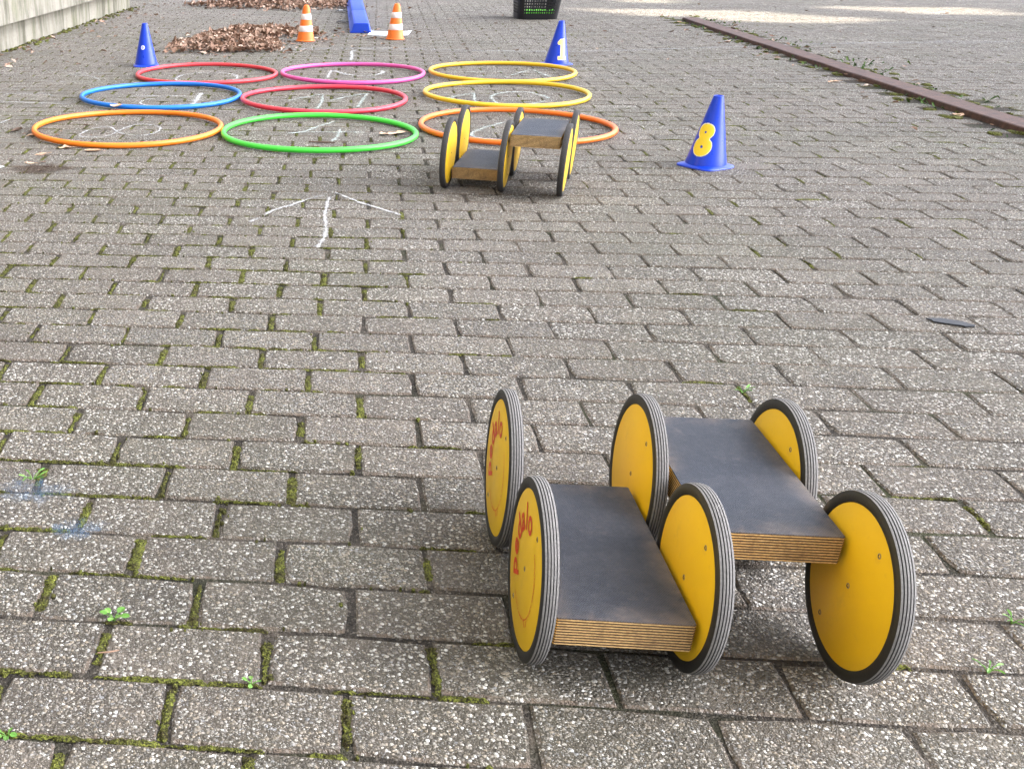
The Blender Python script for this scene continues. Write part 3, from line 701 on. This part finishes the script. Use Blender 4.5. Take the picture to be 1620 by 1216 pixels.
# ------------------------------------------------------------------ black basket with green balls
def basket(x, y, rot):
    r = empty('basket', (x, y, 0), rot); tag(r, 'black perforated plastic basket with green balls inside', 'basket')
    H, ex = .36, 5.0
    def P(a, z, off=0):
        s = .172 + .035 * z / H + off; rd = s / ((abs(math.cos(a)) ** ex + abs(math.sin(a)) ** ex) ** (1 / ex)); return (rd * math.cos(a), rd * math.sin(a), z)
    n = 128; t = MB(); th = .003
    def ring(z0, z1, o=0.0):
        vs = []
        for i in range(n):
            a = 2 * math.pi * i / n; vs += [P(a, z0, o), P(a, z1, o), P(a, z1, o - th), P(a, z0, o - th)]
        t.add(vs, [(4 * i + k, 4 * ((i + 1) % n) + k, 4 * ((i + 1) % n) + (k + 1) % 4, 4 * i + (k + 1) % 4) for i in range(n) for k in range(4)])
    ring(.0, .046); z = .046
    while z < H - .05: ring(z + .0125, z + .0235, -.0004); z += .0235
    top = z
    for i in range(64):                                     # upright ribs; at the rounded corners the wall is closed
        a = 2 * math.pi * i / 64; c = abs((a % (math.pi / 2)) - math.pi / 4) < .16
        da = .020 if not c else .052
        t.add([P(a - da, .04), P(a + da, .04), P(a + da, top), P(a - da, top), P(a - da, .04, -th), P(a + da, .04, -th), P(a + da, top, -th), P(a - da, top, -th)], [(0, 1, 2, 3), (7, 6, 5, 4), (0, 3, 7, 4), (1, 5, 6, 2)])
    t.build('side_mesh', M['black'], r)
    t = MB(); vs = [P(2 * math.pi * i / n, .006, -.002) for i in range(n)]; t.add(vs, [tuple(range(n))]); t.build('bottom', M['black'], r)
    t = MB()
    t.tube([P(2 * math.pi * i / n, H - .012, .004) for i in range(n)], .010, 8, 0, True); 
    vs = []
    for i in range(n): a = 2 * math.pi * i / n; vs += [P(a, top - .004), P(a, H - .008)]
    t.add(vs, [(2 * i, 2 * ((i + 1) % n), 2 * ((i + 1) % n) + 1, 2 * i + 1) for i in range(n)]); t.build('rim', M['black'], r, True)
    return r
BX, BY, BR = 2.845, 9.83, math.radians(-6)
basket(BX, BY, BR)
ball_me = None; rb = random.Random(8)
t = MB(); t.lathe([(.0335 * math.sin(math.pi * i / 14), -.0335 * math.cos(math.pi * i / 14)) for i in range(15)], 20); ball_me = t.mesh('ball', M['ball'], True)
for i, (dx, dy) in enumerate([(-.115, -.125), (-.045, -.128), (.025, -.127), (.098, -.124), (-.08, -.062), (-.01, -.065), (.06, -.063), (.128, -.055), (-.05, .01), (.03, .012)]):
    o = bpy.data.objects.new('ball', ball_me); COL.objects.link(o); c, s = math.cos(BR), math.sin(BR)
    o.location = (BX + c * dx - s * dy, BY + s * dx + c * dy, .0062 + .0335 + (.026 if i < 4 and i % 2 == 0 else .008) * 0); tag(o, 'bright green ball lying in the bottom of the black basket', 'ball', 'green balls in the basket')

# ------------------------------------------------------------------ chalk
CHALK = {
    'arrow': [[(0.114, 3.118), (0.156, 3.17)], [(0.165, 3.194), (0.202, 3.26), (0.271, 3.335), (0.329, 3.406), (0.378, 3.442)], [(0.411, 3.483), (0.478, 3.338), (0.526, 3.265), (0.583, 3.173)], [(0.392, 3.417), (0.377, 3.363), (0.362, 3.26), (0.347, 3.161), (0.34, 3.046), (0.323, 2.937), (0.293, 2.831)]],
    'eight': [[(-0.552, 4.555), (-0.526, 4.661), (-0.481, 4.731), (-0.435, 4.735), (-0.405, 4.654), (-0.378, 4.59), (-0.329, 4.542), (-0.273, 4.539), (-0.228, 4.596), (-0.212, 4.689), (-0.235, 4.755), (-0.287, 4.798), (-0.333, 4.777), (-0.383, 4.668), (-0.419, 4.547), (-0.471, 4.506), (-0.527, 4.509), (-0.552, 4.555)]],
    'nine': [[(-0.399, 5.621), (-0.263, 5.624), (-0.113, 5.609)], [(-0.22, 5.564), (-0.305, 5.505), (-0.34, 5.424), (-0.322, 5.341), (-0.275, 5.305), (-0.184, 5.271)], [(-0.042, 5.685), (-0.076, 5.332)]],
    'zero': [[(-0.191, 6.241), (-0.142, 6.403), (-0.026, 6.492), (0.075, 6.483), (0.142, 6.38), (0.162, 6.267), (0.13, 6.162), (0.026, 6.102), (-0.099, 6.112), (-0.174, 6.17), (-0.191, 6.241)]],
    'twelve': [[(0.665, 6.193), (0.704, 6.419), (0.734, 6.507), (0.79, 6.336), (0.876, 6.277), (0.958, 6.311), (1.014, 6.423), (1.001, 6.496)], [(0.88, 6.193), (0.969, 6.169)]],
    'eleven': [[(0.389, 5.41), (0.479, 5.513), (0.585, 5.609)], [(0.583, 5.595), (0.55, 5.356), (0.511, 5.155)], [(0.593, 5.387), (0.723, 5.54), (0.813, 5.615)], [(0.807, 5.602), (0.76, 5.405), (0.705, 5.181)]],
    'four': [[(0.561, 4.819), (0.47, 4.69), (0.402, 4.581), (0.327, 4.539)], [(0.327, 4.539), (0.429, 4.564), (0.664, 4.543)], [(0.56, 4.619), (0.531, 4.465), (0.493, 4.35)]],
    'angle': [[(1.403, 6.366), (1.521, 6.39), (1.663, 6.395), (1.689, 6.342)], [(1.49, 6.203), (1.589, 6.207), (1.687, 6.159)], [(1.704, 6.226), (1.788, 6.334), (1.882, 6.432), (1.891, 6.305), (1.905, 6.141)]],
    'ten': [[(1.155, 5.411), (1.278, 5.529), (1.357, 5.595)], [(1.355, 5.588), (1.31, 5.4), (1.292, 5.281)], [(1.671, 5.374), (1.669, 5.468), (1.628, 5.585), (1.556, 5.613), (1.473, 5.563), (1.42, 5.486), (1.392, 5.379), (1.392, 5.274), (1.416, 5.199), (1.484, 5.194), (1.568, 5.246), (1.644, 5.33)]],
    'six': [[(1.289, 4.738), (1.195, 4.644), (1.127, 4.552), (1.093, 4.492), (1.09, 4.417), (1.13, 4.37), (1.175, 4.353)]],
    'squiggle': [[(0.996, 7.533), (0.953, 7.441), (0.935, 7.229), (0.892, 6.981)]],
    'left_arrow': [[(-0.839, 6.47), (-0.69, 6.388), (-0.612, 6.224)], [(-0.806, 6.515), (-0.579, 6.486)], [(-0.921, 6.183), (-0.77, 6.149), (-0.604, 6.136)]],
    'left_line': [[(-1.087, 5.515), (-0.923, 5.451), (-0.792, 5.408), (-0.669, 5.366)]],
    'left_dash': [[(-0.95, 4.84), (-0.94, 4.867), (-0.913, 4.964)]],
    'left_faint': [[(-1.125, 5.724), (-0.894, 5.737), (-0.797, 5.655)]],
    'court_line': [[(0.43, 7.588), (0.996, 7.646), (1.735, 7.46), (2.37, 7.325), (3.066, 7.403), (4.375, 7.615), (5.538, 7.574), (5.884, 7.578)]],
}
def set_fade(o, fade): o.data.attributes.new('fade', 'FLOAT', 'POINT').data.foreach_set('value', fade)
def chalk(key, label, w=.011, mat='chalk', widths=None):
    rc = random.Random(hash(label) % 9973 if False else len(label) * 31 + len(key)); t = MB(); fade = []; allp = [p for l in CHALK[key] for p in l]
    c = Vector((sum(p[0] for p in allp) / len(allp), sum(p[1] for p in allp) / len(allp)))
    for li, line in enumerate(CHALK[key]):
        P = [Vector(p) - c for p in line]; pts = []
        for i in range(len(P) - 1):                         # Catmull-Rom through the stroke
            a, b_, d_, e_ = P[max(0, i - 1)], P[i], P[i + 1], P[min(len(P) - 1, i + 2)]; n = max(3, int((d_ - b_).length / .012))
            for q in range(n):
                s = q / n; pts.append(.5 * (2 * b_ + (d_ - a) * s + (2 * a - 5 * b_ + 4 * d_ - e_) * s * s + (3 * b_ - a - 3 * d_ + e_) * s ** 3))
        pts.append(P[-1]); n = len(pts); ww = widths[li] if widths else w; vs = []
        for i, p in enumerate(pts):
            d_ = (pts[min(n - 1, i + 1)] - pts[max(0, i - 1)]); d_ = d_.normalized() if d_.length > 0 else Vector((1, 0)); s = Vector((-d_.y, d_.x))
            h = ww * .5 * rc.uniform(.65, 1.25) * (min(1, .35 + min(i, n - 1 - i) / 3)); o = rc.gauss(0, ww * .06)
            z = .0019 + .0003 * li
            vs += [(*(p + s * (h * 1.35 + o)), z), (*(p + s * o), z), (*(p - s * (h * 1.35 - o)), z)]; fade += [.0, 1.0 if 0 < i < n - 1 else .4, .0]
        t.add(vs, [(3 * i + k, 3 * i + k + 1, 3 * i + k + 4, 3 * i + k + 3) for i in range(n - 1) for k in (0, 1)])
    o = t.build('chalk_mark', M[mat]); set_fade(o, fade); o.location = (c.x, c.y, 0); tag(o, label, 'chalk drawing'); return o
chalk('arrow', 'white chalk arrow pointing away on the pavers before the hoops', .016)
chalk('eight', 'chalk figure eight lying sideways inside the left orange hoop', .013, 'chalk')
chalk('nine', 'chalk figure with a thick white bar inside the blue hoop', .016, 'chalk', [.020, .020, .042])
chalk('zero', 'white chalk oval inside the back left red hoop', .022)
chalk('twelve', 'wavy white chalk figure inside the pink hoop', .026)
chalk('eleven', 'two faint chalk ones inside the middle red hoop', .022, 'chalk_pale')
chalk('four', 'faint chalk figure four inside the green hoop', .020, 'chalk_pale')
chalk('angle', 'thin chalk lines and an angle inside the back yellow hoop', .020, 'chalk_pale')
chalk('ten', 'chalk number ten inside the nearer yellow hoop', .022, 'chalk_pale')
chalk('six', 'pale chalk curve inside the right orange hoop behind the roller', .026, 'chalk_pale')
chalk('squiggle', 'short white chalk squiggle behind the pink hoop', .032)
chalk('left_arrow', 'thin chalk arrow left of the red and blue hoops', .017, 'chalk')
chalk('left_line', 'chalk line running in from the left edge to the blue hoop', .016, 'chalk')
chalk('left_dash', 'short slanting chalk dash at the left edge before the orange hoop', .016)
chalk('left_fade' if False else 'left_faint', 'very faint chalk line at the left edge, upper of two', .016, 'chalk_faint')
chalk('court_line', 'long faint chalk line across the yard behind the hoops', .034, 'chalk_faint')
def smudge(name, x, y, rx, ry, mat, label, cat, rot=0.0, z=.0016, seed=1, n=28):
    rs = random.Random(seed); t = MB(); w = [rs.uniform(.55, 1.15) for _ in range(n)]; vs = [(0, 0, z)]
    for q in (.66, 1.0): vs += [(q * rx * math.cos(2 * math.pi * i / n) * w[i], q * ry * math.sin(2 * math.pi * i / n) * w[i], z) for i in range(n)]
    t.add(vs, [(0, 1 + i, 1 + (i + 1) % n) for i in range(n)] + [(1 + i, 1 + n + i, 1 + n + (i + 1) % n, 1 + (i + 1) % n) for i in range(n)])
    o = t.build(name, M[mat]); set_fade(o, [.8] + [.72] * n + [0.0] * n); o.location = (x, y, 0); o.rotation_euler = (0, 0, rot); tag(o, label, cat); return o
smudge('chalk_smudge', -.285, 1.475, .085, .055, 'chalk_blue', 'faded blue chalk smudge on the pavers at the left edge', 'chalk smudge', -.1, seed=3)
smudge('chalk_smudge', -.205, 1.36, .055, .045, 'chalk_blue', 'smaller faint blue chalk smudge one paver nearer than the other', 'chalk smudge', .3, seed=6)
smudge('soil_stain', -.62, 3.90, .16, .10, 'stain', 'brown soil stain on the pavers near the left edge', 'stain', .1, seed=9)
t = MB(); n = 22; rs = random.Random(12); ol = [(.046 * math.cos(2 * math.pi * i / n) * rs.uniform(.8, 1.1), .019 * math.sin(2 * math.pi * i / n) * rs.uniform(.7, 1.15)) for i in range(n)]
t.add([(x, y, .0005) for x, y in ol] + [(x, y, .003 + .001 * math.sin(9 * x)) for x, y in ol], [tuple(range(n, 2 * n))] + [(i, (i + 1) % n, n + (i + 1) % n, n + i) for i in range(n)])  # thin dark grey sheet with an uneven outline
o = t.build('dark_spot', M['spot']); o.location = (1.641, 2.196, 0); o.rotation_euler = (0, 0, -.62); tag(o, 'flat dark grey scrap lying on the pavers at the right', 'spot')

# ------------------------------------------------------------------ dry leaves
def leaf_geo(r, L, curl, oak=False):
    """a leaf folded along its midrib, curling up at the edges"""
    w = L * r.uniform(.26, .42); k = 5; prof = [.05, .75, 1.0, .72, .04] if not oak else [.08, .8, .45, 1.0, .5, .85, .06]; k = len(prof)
    vs = []; bend = r.uniform(-.5, .9) * curl
    for i, q in enumerate(prof):
        s = i / (k - 1); zc = L * bend * (s - .5) ** 2; ed = w * q * r.uniform(.8, 1.15)
        up_ = ed * curl * r.uniform(.2, 1.0)
        vs += [(L * (s - .5), -ed * math.cos(min(1.2, curl)), zc + up_), (L * (s - .5), 0, zc), (L * (s - .5), ed * math.cos(min(1.2, curl)), zc + up_ * r.uniform(.5, 1.2))]
    fs = []
    for i in range(k - 1): fs += [(3 * i, 3 * i + 3, 3 * i + 4, 3 * i + 1), (3 * i + 1, 3 * i + 4, 3 * i + 5, 3 * i + 2)]
    return vs, fs
rlf = random.Random(21)
def put_leaf(b, x, y, z, L, flat=.35, curl=None):
    v, f = leaf_geo(rlf, L, curl if curl is not None else rlf.uniform(.25, 1.1)); Rm = Euler((rlf.gauss(0, flat), rlf.gauss(0, flat), rlf.uniform(0, 6.28))).to_matrix()
    pts = [Rm @ Vector(p) for p in v]; lo = min(p.z for p in pts); zz = max(z, -lo + .0005 if z < .02 else z); b.add([p + Vector((x, y, zz)) for p in pts], f)
def pile(name, blobs, label, seed):
    rlf.seed(seed); b = MB()
    for cx, cy, rx, ry, h, cnt in blobs:
        for i in range(cnt):
            a = rlf.uniform(0, 2 * math.pi); q = math.sqrt(rlf.random()) * (1 if rlf.random() < .86 else rlf.uniform(1, 1.5)); wob = 1 + .16 * math.sin(3 * a + seed) + .1 * math.sin(7 * a)
            x, y = cx + rx * q * math.cos(a) * wob, cy + ry * q * math.sin(a) * wob; top = h * max(0, 1 - q ** 1.7) * (1 + .35 * math.sin(9 * x) * math.sin(8 * y))
            put_leaf(b, x, y, .004 + top * (rlf.random() ** .45) + (.01 if q < 1 else 0), rlf.uniform(.028, .068), .55 if q < 1 else .25)
    o = b.build(name, M['leaf']); tag(o, label, 'leaf pile', kind='stuff'); return o
pile('leaf_pile', [(.12, 7.95, .38, .55, .034, 1350), (.42, 8.75, .42, .40, .024, 700)], 'heap of dry brown leaves left of the striped cones', 3)
pile('leaf_pile', [(.72, 11.55, .80, .55, .06, 1800)], 'farther heap of dry brown leaves at the top edge', 5)
sc = MB(); rlf.seed(77)
for i in range(110):
    x, y = rlf.gauss(.75, .35), rlf.gauss(8.6, .45)
    put_leaf(sc, x, y, .003, rlf.uniform(.03, .06), .15)
for i in range(90):
    s = rlf.uniform(-2.5, 4.0); p = WP + WD * s + WN * (.05 + abs(rlf.gauss(0, .22))); put_leaf(sc, p.x, p.y, .003, rlf.uniform(.03, .065), .2)
for i in range(120):
    x, y = rlf.uniform(-1.2, 3.2), rlf.uniform(6.8, 12.5)
    put_leaf(sc, x, y, .003, rlf.uniform(.02, .05), .12)
for i in range(60):
    y = rlf.uniform(3.5, RAIL_END + .5); x = rail_x(y) + rlf.choice((-1, 1)) * (.09 + abs(rlf.gauss(0, .14))); put_leaf(sc, x, y, .004, rlf.uniform(.02, .055), .2)
for i in range(60): put_leaf(sc, rlf.uniform(3.6, 7.5), rlf.uniform(6, 12.3), .003, rlf.uniform(.02, .05), .12)
for i in range(28): put_leaf(sc, rlf.gauss(-.72, .16), rlf.gauss(4.45, .36), .003, rlf.uniform(.012, .04), .12)
tag(sc.build('leaf_litter', M['leaf']), 'scattered dry leaves and bits lying about the yard', 'leaf litter', kind='stuff')
def one_leaf(x, y, L, rot, mat, label, seed, oak=False, curl=.35, name='fallen_leaf'):
    r = random.Random(seed); v, f = leaf_geo(r, L, curl, oak); lo = min(p[2] for p in v); t = MB(); t.add([(a, b_, c - lo + .001) for a, b_, c in v], f)
    stem = [(L * .48, 0, v[-2][2] - lo + .002), (L * .62, L * .03, .004), (L * .76, L * .02, .003)]; t.tube(stem, .0009, 5)
    o = t.build(name, M[mat]); o.location = (x, y, 0); o.rotation_euler = (0, 0, rot); tag(o, label, 'leaf', 'single fallen leaves'); return o
one_leaf(.765, 4.50, .125, .35, 'leaf_light', 'lobed light brown leaf on the right inside the green hoop', 1, True, .3)
one_leaf(-.437, 5.15, .085, 1.3, 'leaf_light', 'pinkish dry leaf lying across the blue hoop front', 2, False, .45)
bpy.data.objects[COL.objects[-1].name].location.z = .021
one_leaf(-.835, 4.66, .085, .9, 'leaf_dark', 'dark curled leaf left of the orange hoop', 3, False, 1.1)
one_leaf(-.735, 4.55, .08, .1, 'leaf_light', 'pale leaf between the dark curled leaf and the orange hoop', 4)
one_leaf(-.575, 4.275, .06, .2, 'leaf_light', 'small pale leaf touching the front of the left orange hoop', 5, False, .6)
one_leaf(-.46, 4.215, .07, -.1, 'leaf_light', 'flat tan leaf just before the left orange hoop', 6)
one_leaf(-.655, 4.165, .055, .5, 'leaf_light', 'small tan leaf on the brown-stained pavers', 7)
one_leaf(-.675, 3.995, .05, -.3, 'leaf_light', 'lone pale leaf in front of the brown stain', 8)
one_leaf(3.33, 5.85, .08, .4, 'leaf_light', 'light brown leaf left of the rusty strip', 9, True)
one_leaf(3.32, 4.80, .07, 1.2, 'leaf_light', 'pale leaf beside the near end of the rusty strip', 10)
t = MB(); t.tube([(-.055, .012, .004), (-.02, .002, .005), (.02, -.004, .004), (.05, -.016, .004)], [.0028, .0034, .003, .0018], 6)
o = t.build('twig', M['leaf_dark']); o.location = (.455, 4.325, 0); tag(o, 'short dark twig below the chalk four in the green hoop', 'twig')
t = MB(); t.tube([(-.014, .002, .003), (0, 0, .004), (.013, .003, .003)], [.0007, .0012, .0007], 6)
o = t.build('twig', M['leaf']); o.location = (-.133, 1.057, .0); o.rotation_euler = (0, 0, .15); tag(o, 'small reddish twig by a mossy joint at lower left', 'twig')

# ------------------------------------------------------------------ little weeds in the joints
def weed(x, y, size, n, label, seed, long=False):
    r = random.Random(seed); root = empty('weed', (x, y, -.004)); tag(root, label, 'weed', 'small weeds in the paver joints')
    t = MB(); lv = []
    for i in range(n):
        a = 2 * math.pi * i / n + r.uniform(-.4, .4); d_ = size * r.uniform(.45, 1.0); h = size * r.uniform(.1, .45) + .006
        t.tube([(0, 0, 0), (d_ * .5 * math.cos(a), d_ * .5 * math.sin(a), h * .8), (d_ * math.cos(a), d_ * math.sin(a), h)], [.0009, .0008, .0006], 5); lv.append((a, d_, h))
    t.build('stem', M['weed'], root)
    for a, d_, h in lv:
        l = size * (r.uniform(.75, 1.05) if not long else r.uniform(.7, 1.1)); w = l * (.42 if not long else .16); b = MB(); m = 8
        vs = [(0, 0, 0)] + [(l * (.5 - .5 * math.cos(2 * math.pi * i / m)), w * math.sin(2 * math.pi * i / m), .12 * l * abs(math.sin(2 * math.pi * i / m))) for i in range(1, m)]
        b.add(vs + [(l * .5, 0, 0)], [(m, i, (i + 1) % m) for i in range(m)])
        o = b.build('leaf', M['weed'], root); o.location = (d_ * .85 * math.cos(a), d_ * .85 * math.sin(a), h); o.rotation_euler = (r.gauss(0, .25), r.uniform(-.35, .15), a)
weed(-.133, 1.132, .0125, 6, 'clover-like green weed in a joint at lower left', 1)
weed(-.298, 1.520, .016, 6, 'pale green weed beside the blue chalk smudge', 2, True)
weed(.043, .998, .0075, 4, 'tiny green weed in the joint nearest the roller at the bottom', 3)
weed(-.236, .912, .0085, 5, 'tiny green weed at the bottom left corner', 4)
weed(.935, 1.008, .012, 5, 'spiky green weed right of the roller front wheel', 6, True)
weed(1.015, 1.835, .015, 6, 'bright green weed tuft behind the roller wheels', 7, True)
weed(1.030, 1.105, .012, 5, 'green tuft at the right edge beside the roller', 8, True)
